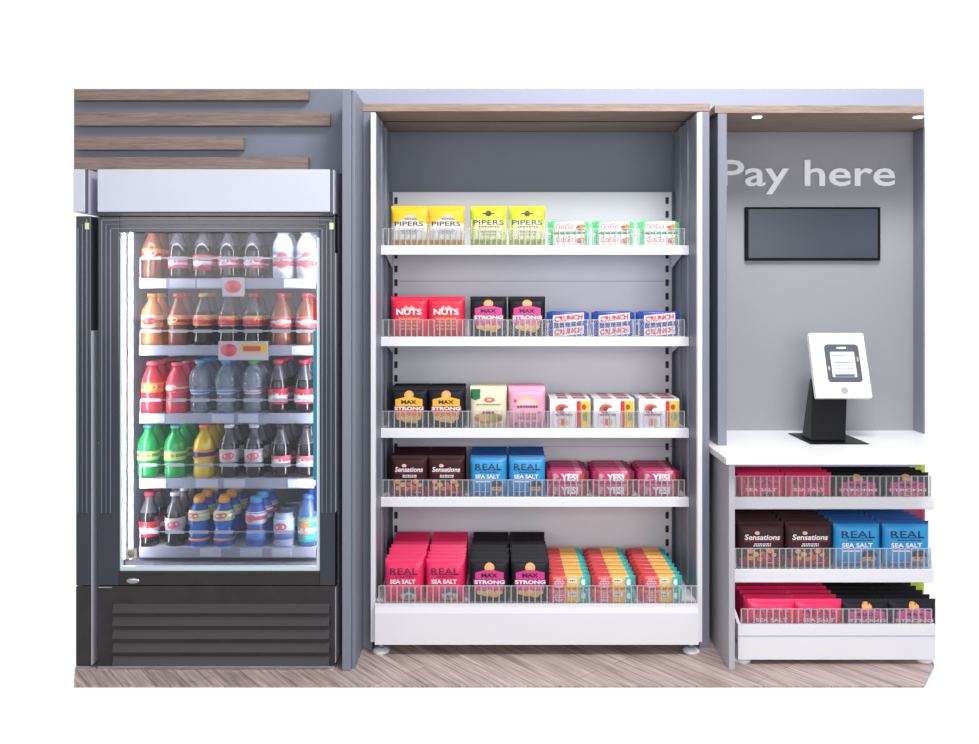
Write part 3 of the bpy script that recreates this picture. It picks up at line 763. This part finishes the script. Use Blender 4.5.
b = MB(); b.box(XL + .006, XR - .016, FY - .02, FY + .30, 1.755, 1.9186, M_header); hdr = part(b, 'header_box', fr, 0.004)
b = MB(); b.box(XR - .016, XR - .005, FY - .016, FY + .30, 1.752, 1.9186, mat('header_trim', (86, 86, 100), 0.4)); part(b, 'header_trim', hdr)
b = MB(); b.box(XR - .005, XR - .001, FY - .012, FY + .30, 1.748, 1.917, M_header); part(b, 'header_end', hdr)
b = MB(); b.box(XL, XR, FY - .005, FY + .06, 1.742, 1.752, M_frame); part(b, 'header_lip', hdr)
# a faint ring scuffed into the header
# door
dr = MB(); z0, z1, gz0, gz1, gx0, gx1 = 0.320, 1.741, 0.374, 1.678, -1.462, -0.690
dr.box(XL, gx0, FY, FY + .06, z0, z1, M_frame); dr.box(gx1, XR, FY, FY + .06, z0, z1, M_frame)
dr.box(gx0, gx1, FY, FY + .06, gz1, z1, M_frame); dr.box(gx0, gx1, FY, FY + .06, z0, gz0, M_kick)
door = part(dr, 'door', fr, 0.003)
b = MB()
for o_, w_ in ((0.012, 0.006), (0.030, 0.004), (0.046, 0.006)):
    b.box(XL + o_, XR - o_, FY - .004, FY + .001, z1 - o_ - w_, z1 - o_, M_mould)
    b.box(XL + o_, XL + o_ + w_, FY - .004, FY + .001, 0.60, z1 - o_, M_mould); b.box(XR - o_ - w_, XR - o_, FY - .004, FY + .001, 0.60, z1 - o_, M_mould)
part(b, 'door_moulding', door, 0.0015)
b = MB(); M_gask = mat('gasket_pale', (206, 224, 230), 0.4)
b.box(gx0 + .001, gx1 - .001, FY + .006, FY + .022, gz0 + .001, gz0 + .017, M_gask); b.box(gx1 - .012, gx1 - .001, FY + .006, FY + .022, gz0 + .017, gz1 - .02, M_gask)
b.box(gx0 + .001, gx0 + .007, FY + .006, FY + .022, gz0 + .017, gz1 - .02, M_gask); part(b, 'gasket', door)
b = MB(); b.box(gx0, gx1, FY + .026, FY + .032, gz0, gz1, M_glass); part(b, 'glass_pane', door)
b = MB(); b.box(gx1 - .030, gx1 - .013, FY + .0225, FY + .0252, 0.72, 1.30, mat('turquoise_strip', (30, 150, 178), 0.35)); b.box(gx1 - .030, gx1 - .013, FY + .0225, FY + .0252, 1.34, 1.42, K_red); b.box(gx1 - .028, gx1 - .015, FY + .0225, FY + .0252, 0.60, 0.70, K_blue); part(b, 'edge_strip', door)  # coloured strips along the right edge of the glass
b = MB(); b.box(gx0 + .016, gx0 + .058, FY + .0225, FY + .0252, 0.415, 0.455, mat('sticker_taupe', (196, 182, 168), 0.5)); b.lathe([(0.014, 0), (0.014, 0.001)], K_mid, 20); 
for i in range(len(b.v) - 40, len(b.v)):
    x, y, z = b.v[i]; b.v[i] = (gx0 + .037 + x, FY + .0222 - z, 0.435 + y)
part(b, 'corner_sticker', door)
b = MB(); b.box(XR - .020, XR - .004, FY - .006, FY - .0042, 1.69, 1.715, mat('energy_sticker', (222, 232, 170), 0.5)); part(b, 'energy_sticker', door)
b = MB(); b.box(XL + .004, XL + .055, FY - .004, FY, .312, .3165, M_steel); part(b, 'hinge', fr)
b = MB(); b.box(XR + .0002, XR + .0016, FY + .006, FY + .058, 0.60, 1.60, M_side); part(b, 'edge_trim', door)
# kick plate with louvres
kp = MB(); kp.box(XL, XR, FY, FY + .06, 0.012, 0.317, M_kick); kick = part(kp, 'kickplate', fr, 0.002)
b = MB(); b.box(XR + .0002, XR + .0016, FY + .003, FY + .058, 0.02, 0.31, M_side); part(b, 'edge_trim', kick)
b = MB(); b.box(XL, XR, FY - .002, FY + .06, 0.0, 0.011, M_steel); part(b, 'plinth', fr)
for zc in (0.232, 0.183, 0.133, 0.081, 0.030):
    b = MB(); b.prism([(FY - .0005, zc + .018), (FY - .0005, zc - .014), (FY - .016, zc - .012)], 'X', XL + .060, XR - .02, mat('louvre_black', (62, 58, 60), 0.3)); part(b, 'louvre', kick)
b = MB(); b.lathe([(0.026, 0), (0.026, 0.002), (0.020, 0.004)], M_steel, 28)
b.v = [(-1.408 + x, FY - z, 0.338 + y * .42) for x, y, z in b.v]; part(b, 'maker_badge', door)
# light strips
b = MB(); b.box(-1.453, -1.444, FY + .070, FY + .080, 0.40, 1.70, M_led); part(b, 'light_strip', fr)
b = MB(); b.box(XR - .064, XR - .052, FY + .075, FY + .085, 0.40, 1.70, M_led); part(b, 'light_strip', fr)
b = MB(); b.box(XL + .08, XR - .08, FY + .075, FY + .090, 1.700, 1.712, mat('led_strip_soft', (255, 255, 255), 0.5, emit=12.0)); part(b, 'light_strip', fr)

FS = [1.506, 1.238, 0.966, 0.706, 0.430]; SY = 3.40
TAGS = [[(140, 166, 1), (170, 195, 0), (197, 222, 0), (284, 316, 1)], [(128, 150, 1), (292, 316, 1)], [(140, 165, 0), (212, 234, 0), (238, 258, 0)],
        [(140, 166, 1), (196, 218, 0), (224, 245, 0), (288, 314, 1)], [(200, 221, 0), (240, 262, 0), (272, 292, 0)]]
PXC = [[152, 178, 203, 228, 253, 283, 307], [152, 178, 203, 228, 253, 281, 306], [152, 177, 200, 226, 253, 278, 304], [148, 175, 204, 229, 254, 281, 306], [149, 175, 199, 224, 256, 284, 308]]
GUARD = [0.080, 0.056, 0.052, 0.052, 0.060]
for i, zt in enumerate(FS):
    b = MB(); b.box(-1.436, -0.738, SY + .011, 3.835, zt - .016, zt - .006, M_white)
    for k in range(0): pass
    sh = part(b, 'wire_shelf', fr)
    b = MB(); b.box(-1.440, -0.734, SY, SY + .010, zt - .042, zt - .001, M_rail); part(b, 'price_rail', sh, 0.001)
    for (p0, p1, w_) in TAGS[i]:
        b = MB(); b.box(max(-1.438, cx(p0, SY)), min(-.736, cx(p1, SY)), SY - .0022, SY - .0004, zt - .038, zt - .005, M_tagw if w_ else M_tagl); part(b, 'price_tag', sh)
    b = MB(); zg = zt + GUARD[i]
    b.box(-1.437, -0.737, SY + .003, SY + .005, zg - .002, zg + .002, M_steel)
    for px_ in PXC[i]:
        x = cx(px_, 3.452) * (SY + .003) / 3.452; b.box(max(-1.437, x - .038), min(-.737, x + .038), SY + .001, SY + .003, zg - .007, zg + .006, M_guard)
    for x in (-1.4355, -.7385): b.box(x - .0015, x + .0015, SY + .002, SY + .005, zt, zg, M_steel)
    part(b, 'bottle_guard', sh)
    if i < 2:
        b = MB(); px0, px1 = ((222, 244), (218, 268))[i]
        zc = zt - (.034 if i == 0 else .02)
        x0, x1 = cx(px0, SY - .01), cx(px1, SY - .01)
        b.box(x0, x1, SY - .0065, SY - .0045, zc - .04, zc + .036, mat('card_grey_pink', (222, 206, 214), 0.5))
        b.lathe([(0.034, 0), (0.034, .0008)], C('promo_red', 216, 74, 92), 24); n = 48
        for k in range(len(b.v) - n, len(b.v)):
            x, y, z = b.v[k]; b.v[k] = (x0 + .042 + x, SY - .0066 - z, zc + y * .75)
        if i == 1:
            b.box(x0 + .09, x1 - .006, SY - .0074, SY - .0066, zc - .01, zc + .026, K_yel); b.box(x0 + .10, x1 - .03, SY - .008, SY - .0073, zc - .004, zc + .016, C('promo_red', 216, 74, 92))
        part(b, 'promo_card', sh)

# ------------------------------------------------------------------ bottles
def bmat(name, col, rough=0.1): return mat(name, col, rough, spec=0.6, coat=0.6)
P_cola = [(0.026, 0), (0.031, 0.004), (0.0325, 0.02), (0.030, 0.06), (0.0325, 0.085), (0.0325, 0.115), (0.0295, 0.136), (0.022, 0.158), (0.0150, 0.176), (0.0130, 0.188), (0.0130, 0.199)]
P_soda = [(0.027, 0), (0.033, 0.005), (0.0345, 0.03), (0.032, 0.05), (0.0345, 0.07), (0.0345, 0.125), (0.031, 0.147), (0.021, 0.169), (0.0135, 0.182), (0.0135, 0.198)]
P_water = [(0.027, 0), (0.031, 0.005), (0.031, 0.06), (0.028, 0.075), (0.034, 0.10), (0.0365, 0.13), (0.033, 0.16), (0.022, 0.182), (0.0135, 0.192), (0.0135, 0.200)]
P_juice = [(0.030, 0), (0.035, 0.004), (0.036, 0.05), (0.033, 0.075), (0.036, 0.10), (0.034, 0.13), (0.027, 0.158), (0.018, 0.176), (0.0165, 0.192)]
P_sport = [(0.028, 0), (0.033, 0.004), (0.0335, 0.055), (0.029, 0.075), (0.0345, 0.10), (0.034, 0.135), (0.024, 0.16), (0.0165, 0.172)]
P_milk = [(0.030, 0), (0.033, 0.004), (0.033, 0.14), (0.030, 0.155), (0.02, 0.175), (0.0165, 0.19)]
def cap(r, h): return [(r, 0), (r, h * .8), (r * .85, h)]
def dome(r, h): return [(r, 0), (r * 1.0, h * .45), (r * .8, h * .8), (r * .4, h)]
DR = {}
def drink(key, name, prof, bm, capm, capp, labm=None, lz=(0.085, 0.125), lr=0.0006, band=None, neck=None, mark=None):
    prof = [(r * 1.24, z) for r, z in prof]; capp = [(r * 1.24, z) for r, z in capp]
    mb = MB(); mb.lathe(prof, bm, 20); top = prof[-1][1]
    if neck:
        k = mb.m(neck)
        for q, f in enumerate(mb.f):
            if len(f) == 4 and min(mb.v[i][2] for i in f) > top * 0.66: mb.mi[q] = k
    body = mb.mesh(name)
    mb = MB(); mb.lathe(capp, capm, 16, 0, 0, top + .0003); cm = mb.mesh('cap')
    lm = None
    if labm:
        def rad(z):
            for (r0, a), (r1, c) in zip(prof, prof[1:]):
                if a <= z <= c: return r0 + (r1 - r0) * (z - a) / max(1e-6, c - a)
            return prof[-1][0]
        mb = MB(); zs = [lz[0] + (lz[1] - lz[0]) * k / 6 for k in range(7)]
        mb.lathe([(rad(z) + lr, z) for z in zs], labm, 20)
        if band:
            for (za, zc, bmat_) in band:
                mb.lathe([(rad(za) + lr + .0004, za), (rad(zc) + lr + .0004, zc)], bmat_, 20)
        if mark:                                                      # emblem on the face of the label
            zm = (lz[0] + lz[1]) / 2; hz = (lz[1] - lz[0]) * 0.36; r0 = rad(zm) + lr + .0012; pts = [(0, -r0, zm)]; fs2 = []
            for k in range(15):
                a = 2 * PI * k / 14; t_ = 0.62 * math.cos(a); zz = zm + hz * math.sin(a) * 0.8 + 0.004 * t_
                pts.append((r0 * math.sin(t_), -r0 * math.cos(t_), zz))
            for k in range(14): fs2.append((0, 1 + k, 2 + k))
            mb.add(pts, fs2, mark)
        lm = mb.mesh('wrap_label')
    DR[key] = (name, body, cm, lm)
B_cola = bmat('cola_liquid', (36, 22, 24)); B_green = bmat('green_bottle', (40, 180, 96)); B_yel = bmat('yellow_drink', (232, 196, 56)); B_fruit = bmat('fruit_drink', (232, 74, 92))
B_orange = bmat('orange_peach_drink', (236, 150, 96)); B_blue = bmat('blue_drink', (52, 100, 190)); B_pur = bmat('purple_blue_drink', (92, 104, 184)); B_amber = bmat('amber_drink', (150, 84, 60))
B_neck = bmat('clear_neck', (96, 90, 98), .08); B_fneck = bmat('pink_neck', (246, 120, 132), .08)
B_water = clear('water_bottle', (248, 251, 254), 0.26, (214, 222, 238), 0.04, 1.5)
C_red = bmat('cap_red', (226, 52, 84), .3); C_white = bmat('cap_white', (238, 236, 242), .3); C_blue = bmat('cap_blue', (70, 168, 226), .3); C_green = bmat('cap_green', (110, 196, 130), .3)
C_or = bmat('cap_orange', (250, 168, 66), .3); C_or2 = bmat('cap_deep_orange', (240, 122, 60), .3); C_dark = bmat('cap_dark', (60, 52, 60), .3); C_aqua = bmat('cap_aqua', (110, 190, 200), .3); C_yel = bmat('cap_yellow', (246, 206, 70), .3)
L_yel = mat('label_sun', (246, 214, 110), .4); L_red = mat('label_red', (222, 58, 76), .35); L_silver = mat('label_silver', (204, 200, 208), .3); L_or = mat('label_orange', (244, 158, 92), .35); L_white = mat('label_white', (240, 238, 246), .4); L_wine = mat('label_rose', (236, 110, 124), .35)
L_lime = mat('label_lime', (224, 238, 180), .4); L_blue = mat('label_blue', (80, 130, 210), .4); L_teal = mat('label_turquoise', (64, 190, 196), .4); L_pale = mat('label_pale_blue', (206, 222, 244), .4); L_clearpink = mat('label_cream', (246, 214, 196), .4)
drink('cola_red', 'cola_bottle', P_cola, B_cola, C_red, cap(.0165, .016), L_red, (0.038, 0.100), band=[(0.058, 0.074, L_white)], neck=B_neck, mark=L_white)
drink('cola_white', 'cola_bottle', P_cola, B_cola, C_white, cap(.0165, .016), L_silver, (0.062, 0.116), band=[(0.092, 0.100, L_clearpink)], neck=B_neck, mark=L_wine)
drink('cola_low', 'cola_bottle', P_cola, B_cola, C_dark, cap(.0155, .014), L_wine, (0.046, 0.090), band=[(0.060, 0.068, L_white)], neck=B_neck, mark=L_white)
drink('cola_amber', 'cola_bottle', P_cola, B_amber, C_red, cap(.0155, .014), L_or, (0.085, 0.125), band=[(0.097, 0.108, L_red)], mark=L_clearpink)
drink('cola_yellow', 'cola_bottle', P_cola, B_cola, C_yel, cap(.0155, .014), L_or, (0.082, 0.125), band=[(0.09, 0.105, L_red)], neck=B_neck, mark=L_wine)
drink('cola_orange', 'cola_bottle', P_cola, B_cola, C_red, cap(.0155, .014), L_or, (0.080, 0.122), band=[(0.085, 0.104, L_red)], neck=B_neck, mark=L_wine)
drink('peach', 'iced_tea_bottle', P_soda, B_orange, C_or, cap(.0155, .014), L_clearpink, (0.075, 0.125), band=[(0.095, 0.105, L_or)], mark=L_red)
drink('rose', 'iced_tea_bottle', P_soda, B_amber, C_red, cap(.0155, .014), L_wine, (0.075, 0.118), band=[(0.092, 0.102, L_white)], mark=L_clearpink)
drink('milk', 'milkshake_bottle', P_milk, bmat('milk_sleeve', (232, 232, 242), .3), C_blue, cap(.019, .018), L_white, (0.02, 0.135), band=[(0.10, 0.13, L_pale), (0.055, 0.075, L_wine)], mark=L_wine)
drink('fruit_tall', 'fruit_drink_bottle', P_juice, B_fruit, bmat('cap_pink', (244, 100, 116), .3), cap(.02, .018), mat('label_peach', (244, 176, 96), .4), (0.085, 0.125), band=[(0.10, 0.112, L_wine)], mark=L_yel)
drink('fruit', 'fruit_drink_bottle', P_juice, B_fruit, bmat('cap_pink', (244, 100, 116), .3), cap(.019, .012), mat('label_rose_red', (236, 84, 96), .4), (0.085, 0.125), band=[(0.10, 0.108, L_clearpink)], mark=L_clearpink)
drink('water_blue', 'water_bottle', P_water, B_water, C_blue, cap(.0165, .015), L_pale, (0.078, 0.094), band=[(0.084, 0.09, L_blue)])
drink('water_green', 'water_bottle', P_water, B_water, C_green, cap(.0165, .015), L_pale, (0.078, 0.094), band=[(0.084, 0.09, L_wine)])
drink('green', 'lemonade_bottle', P_soda, B_green, C_aqua, cap(.0155, .014), L_lime, (0.072, 0.108), band=[(0.086, 0.098, mat('label_leaf', (96, 180, 90), .4))], mark=L_yel)
drink('yellow', 'orangeade_bottle', P_soda, B_yel, C_or2, cap(.0165, .015), L_or, (0.075, 0.115), band=[(0.088, 0.104, mat('label_navy', (60, 60, 110), .4))], mark=mat('label_navy', (60, 60, 110), .4))
drink('sport', 'sports_drink_bottle', P_sport, B_blue, C_or, dome(.0185, .034), mat('label_lemon', (226, 222, 150), .4), (0.105, 0.145), band=[(0.024, 0.034, L_or), (0.122, 0.130, L_white)], mark=L_wine)
drink('purple', 'sports_drink_bottle', P_sport, B_pur, C_blue, cap(.020, .024), L_pale, (0.09, 0.14), band=[(0.108, 0.124, L_wine), (0.02, 0.05, L_blue)], mark=L_wine)
drink('teal', 'water_bottle', P_milk, bmat('blue_flavoured_water', (86, 110, 160), .1), bmat('cap_royal', (60, 112, 214), .3), cap(.019, .016), L_teal, (0.02, 0.12), band=[(0.06, 0.075, L_white), (0.1, 0.11, L_or)], mark=L_or)
# stubby clear-topped tin of drink
drink('tin', 'drinks_can', [(0.031, 0), (0.0345, 0.005), (0.0345, 0.115), (0.032, 0.128), (0.030, 0.131)], bmat('can_silver_blue', (176, 184, 214), .15), M_steel, [(.031, 0), (.031, .003), (.028, .004)], L_pale, (0.05, 0.11), band=[(0.03, 0.055, mat('label_violet', (110, 110, 180), .4))], mark=L_wine)
DESC = {'cola_red': 'cola bottle with red cap', 'cola_white': 'cola bottle with white cap', 'cola_low': 'dark cola bottle with low red label', 'cola_amber': 'amber cola bottle with orange label',
        'cola_yellow': 'cola bottle with yellow cap', 'cola_orange': 'cola bottle with orange label', 'peach': 'peach iced tea bottle', 'rose': 'amber bottle with rose label', 'milk': 'white-sleeved milk drink bottle',
        'fruit_tall': 'tall red fruit drink bottle', 'fruit': 'red fruit drink bottle', 'water_blue': 'clear water bottle with blue cap', 'water_green': 'clear water bottle with green cap', 'green': 'green lemonade bottle',
        'yellow': 'yellow orangeade bottle', 'sport': 'blue sports drink with orange cap', 'purple': 'purple sports drink with blue cap', 'teal': 'turquoise-labelled bottle with blue cap', 'tin': 'wide silvery drinks can'}
ROWS = [['cola_amber', 'cola_low', 'cola_red', 'cola_low', 'cola_low', 'milk', 'milk'],
        ['peach', 'cola_amber', 'cola_yellow', 'cola_orange', 'cola_orange', 'rose', 'rose'],
        ['fruit_tall', 'fruit', 'water_blue', 'water_blue', 'water_green', 'cola_red', 'cola_red'],
        ['green', 'green', 'yellow', 'cola_white', 'cola_white', 'cola_low', 'cola_low'],
        ['cola_red', 'cola_white', 'sport', 'sport', 'purple', 'tin', 'teal']]
FN = ['top', 'second', 'third', 'fourth', 'bottom']
PO = ['first', 'second', 'third', 'fourth', 'fifth', 'sixth', 'last']
for i, row in enumerate(ROWS):
    for j, key in enumerate(row):
        name, body, cm, lm = DR[key]
        for r in range(3 if i >= 2 else 2):
            y = 3.456 + r * 0.092
            o = bpy.data.objects.new(name, body); COL.objects.link(o)
            o.location = (cx(PXC[i][j], 3.452), y, FS[i] - .0056)
            o.rotation_euler = (0, 0, random.uniform(-.5, .25))
            rr = ('front', 'second', 'third')[r]
            tag(o, '%s, %s from left, %s fridge shelf, %s in line' % (DESC[key], PO[j], FN[i], rr), 'can' if key == 'tin' else 'bottle', 'drinks on the %s fridge shelf' % FN[i])
            c = bpy.data.objects.new('cap' if key != 'tin' else 'lid', cm); COL.objects.link(c); c.parent = o
            if lm: l = bpy.data.objects.new('wrap_label', lm); COL.objects.link(l); l.parent = o

# ------------------------------------------------------------------ neighbouring fridge, of which the photo shows the right-hand edge
fn = thing('drinks_fridge', 'edge of a second black drinks fridge at the far left of the photo', 'fridge', (-1.6, 3.5, 0))
NL, NR = -1.628, -1.570
b = MB(); b.box(NL, NR, FY + .065, 3.88, 0.012, 1.745, M_side); part(b, 'cabinet_body', fn)
b = MB(); b.box(NL, NR - .014, FY - .02, FY + .30, 1.755, 1.9186, M_header); h2 = part(b, 'header_box', fn, 0.003)
b = MB(); b.box(NR - .014, NR - .004, FY - .016, FY + .30, 1.752, 1.9186, mat('header_trim', (86, 86, 100), 0.4)); part(b, 'header_trim', h2)
b = MB(); b.box(NR - .004, NR, FY - .012, FY + .30, 1.748, 1.917, M_lilac); part(b, 'header_end', h2)
b = MB(); b.box(NL, NR, FY, FY + .06, 0.320, 1.741, M_frame); d2 = part(b, 'door', fn, 0.003)
b = MB()
for o_, w_ in ((0.012, 0.006), (0.030, 0.004), (0.046, 0.006)): b.box(NR - o_ - w_, NR - o_, FY - .004, FY + .001, 0.60, 1.741 - o_, M_mould)
part(b, 'door_moulding', d2, 0.0015)
b = MB(); b.box(NR - .020, NR - .004, FY - .006, FY - .0042, 1.69, 1.715, mat('energy_sticker', (222, 232, 170), 0.5)); part(b, 'energy_sticker', d2)
b = MB(); b.box(NL, NR, FY, FY + .06, 0.012, 0.317, M_kick); part(b, 'kickplate', fn, 0.002)
b = MB(); b.box(NR + .0002, NR + .0016, FY + .003, FY + .058, 0.012, 1.30, M_side); part(b, 'edge_trim', d2)
b = MB(); b.box(NL, NR, FY - .002, FY + .06, 0.0, 0.011, M_steel); part(b, 'plinth', fn)

# ------------------------------------------------------------------ light
w = bpy.data.worlds.new('white_surround'); SC.world = w; w.use_nodes = True
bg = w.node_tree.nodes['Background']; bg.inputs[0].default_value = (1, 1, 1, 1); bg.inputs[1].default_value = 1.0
# added white surround, dimmed on the viewer's side so the canopies stay shaded
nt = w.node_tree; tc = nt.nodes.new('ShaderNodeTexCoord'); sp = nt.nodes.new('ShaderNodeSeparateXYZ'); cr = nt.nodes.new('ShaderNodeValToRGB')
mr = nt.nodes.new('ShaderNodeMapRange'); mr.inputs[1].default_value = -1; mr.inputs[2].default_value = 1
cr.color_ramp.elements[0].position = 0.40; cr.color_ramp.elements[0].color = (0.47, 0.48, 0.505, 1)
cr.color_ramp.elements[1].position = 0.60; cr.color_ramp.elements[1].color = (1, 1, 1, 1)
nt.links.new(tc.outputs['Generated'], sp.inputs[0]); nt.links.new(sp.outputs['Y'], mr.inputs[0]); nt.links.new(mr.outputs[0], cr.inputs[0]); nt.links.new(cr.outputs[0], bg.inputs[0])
def area(name, loc, target, sx, sy, power, col=(1, 1, 1)):
    l = bpy.data.lights.new(name, 'AREA'); l.shape = 'RECTANGLE'; l.size = sx; l.size_y = sy; l.energy = power; l.color = col
    o = bpy.data.objects.new(name, l); COL.objects.link(o); o.location = loc
    o.rotation_euler = (Vector(target) - Vector(loc)).to_track_quat('-Z', 'Y').to_euler()
    return o
# added fill behind the viewer; smaller added light at left hazes the fridge door
area('front_fill_light', (1.6, -2.0, 1.9), (0.9, 3.6, 0.8), 3.4, 2.2, 95)
area('door_haze_light', (-2.75, -2.0, 1.95), (-1.0, 3.3, 1.3), 1.9, 1.5, 34, (1, 0.93, 0.90))
area('ceiling_lamp', (0.9, 1.7, 3.9), (0.9, 3.7, 0.5), 1.2, 0.8, 105)
for lx in (1.0775, 1.75):
    l = bpy.data.lights.new('downlight_lamp', 'SPOT'); l.energy = 6; l.spot_size = 1.7; l.spot_blend = 0.6; l.shadow_soft_size = 0.02
    o = bpy.data.objects.new('downlight_lamp', l); COL.objects.link(o); o.location = (lx, 3.55, 2.175)
SC.view_settings.view_transform = 'Standard'; SC.view_settings.look = 'None'
SC.view_settings.exposure = 0.0; SC.view_settings.gamma = 1.0; SC.view_settings.use_curve_mapping = False
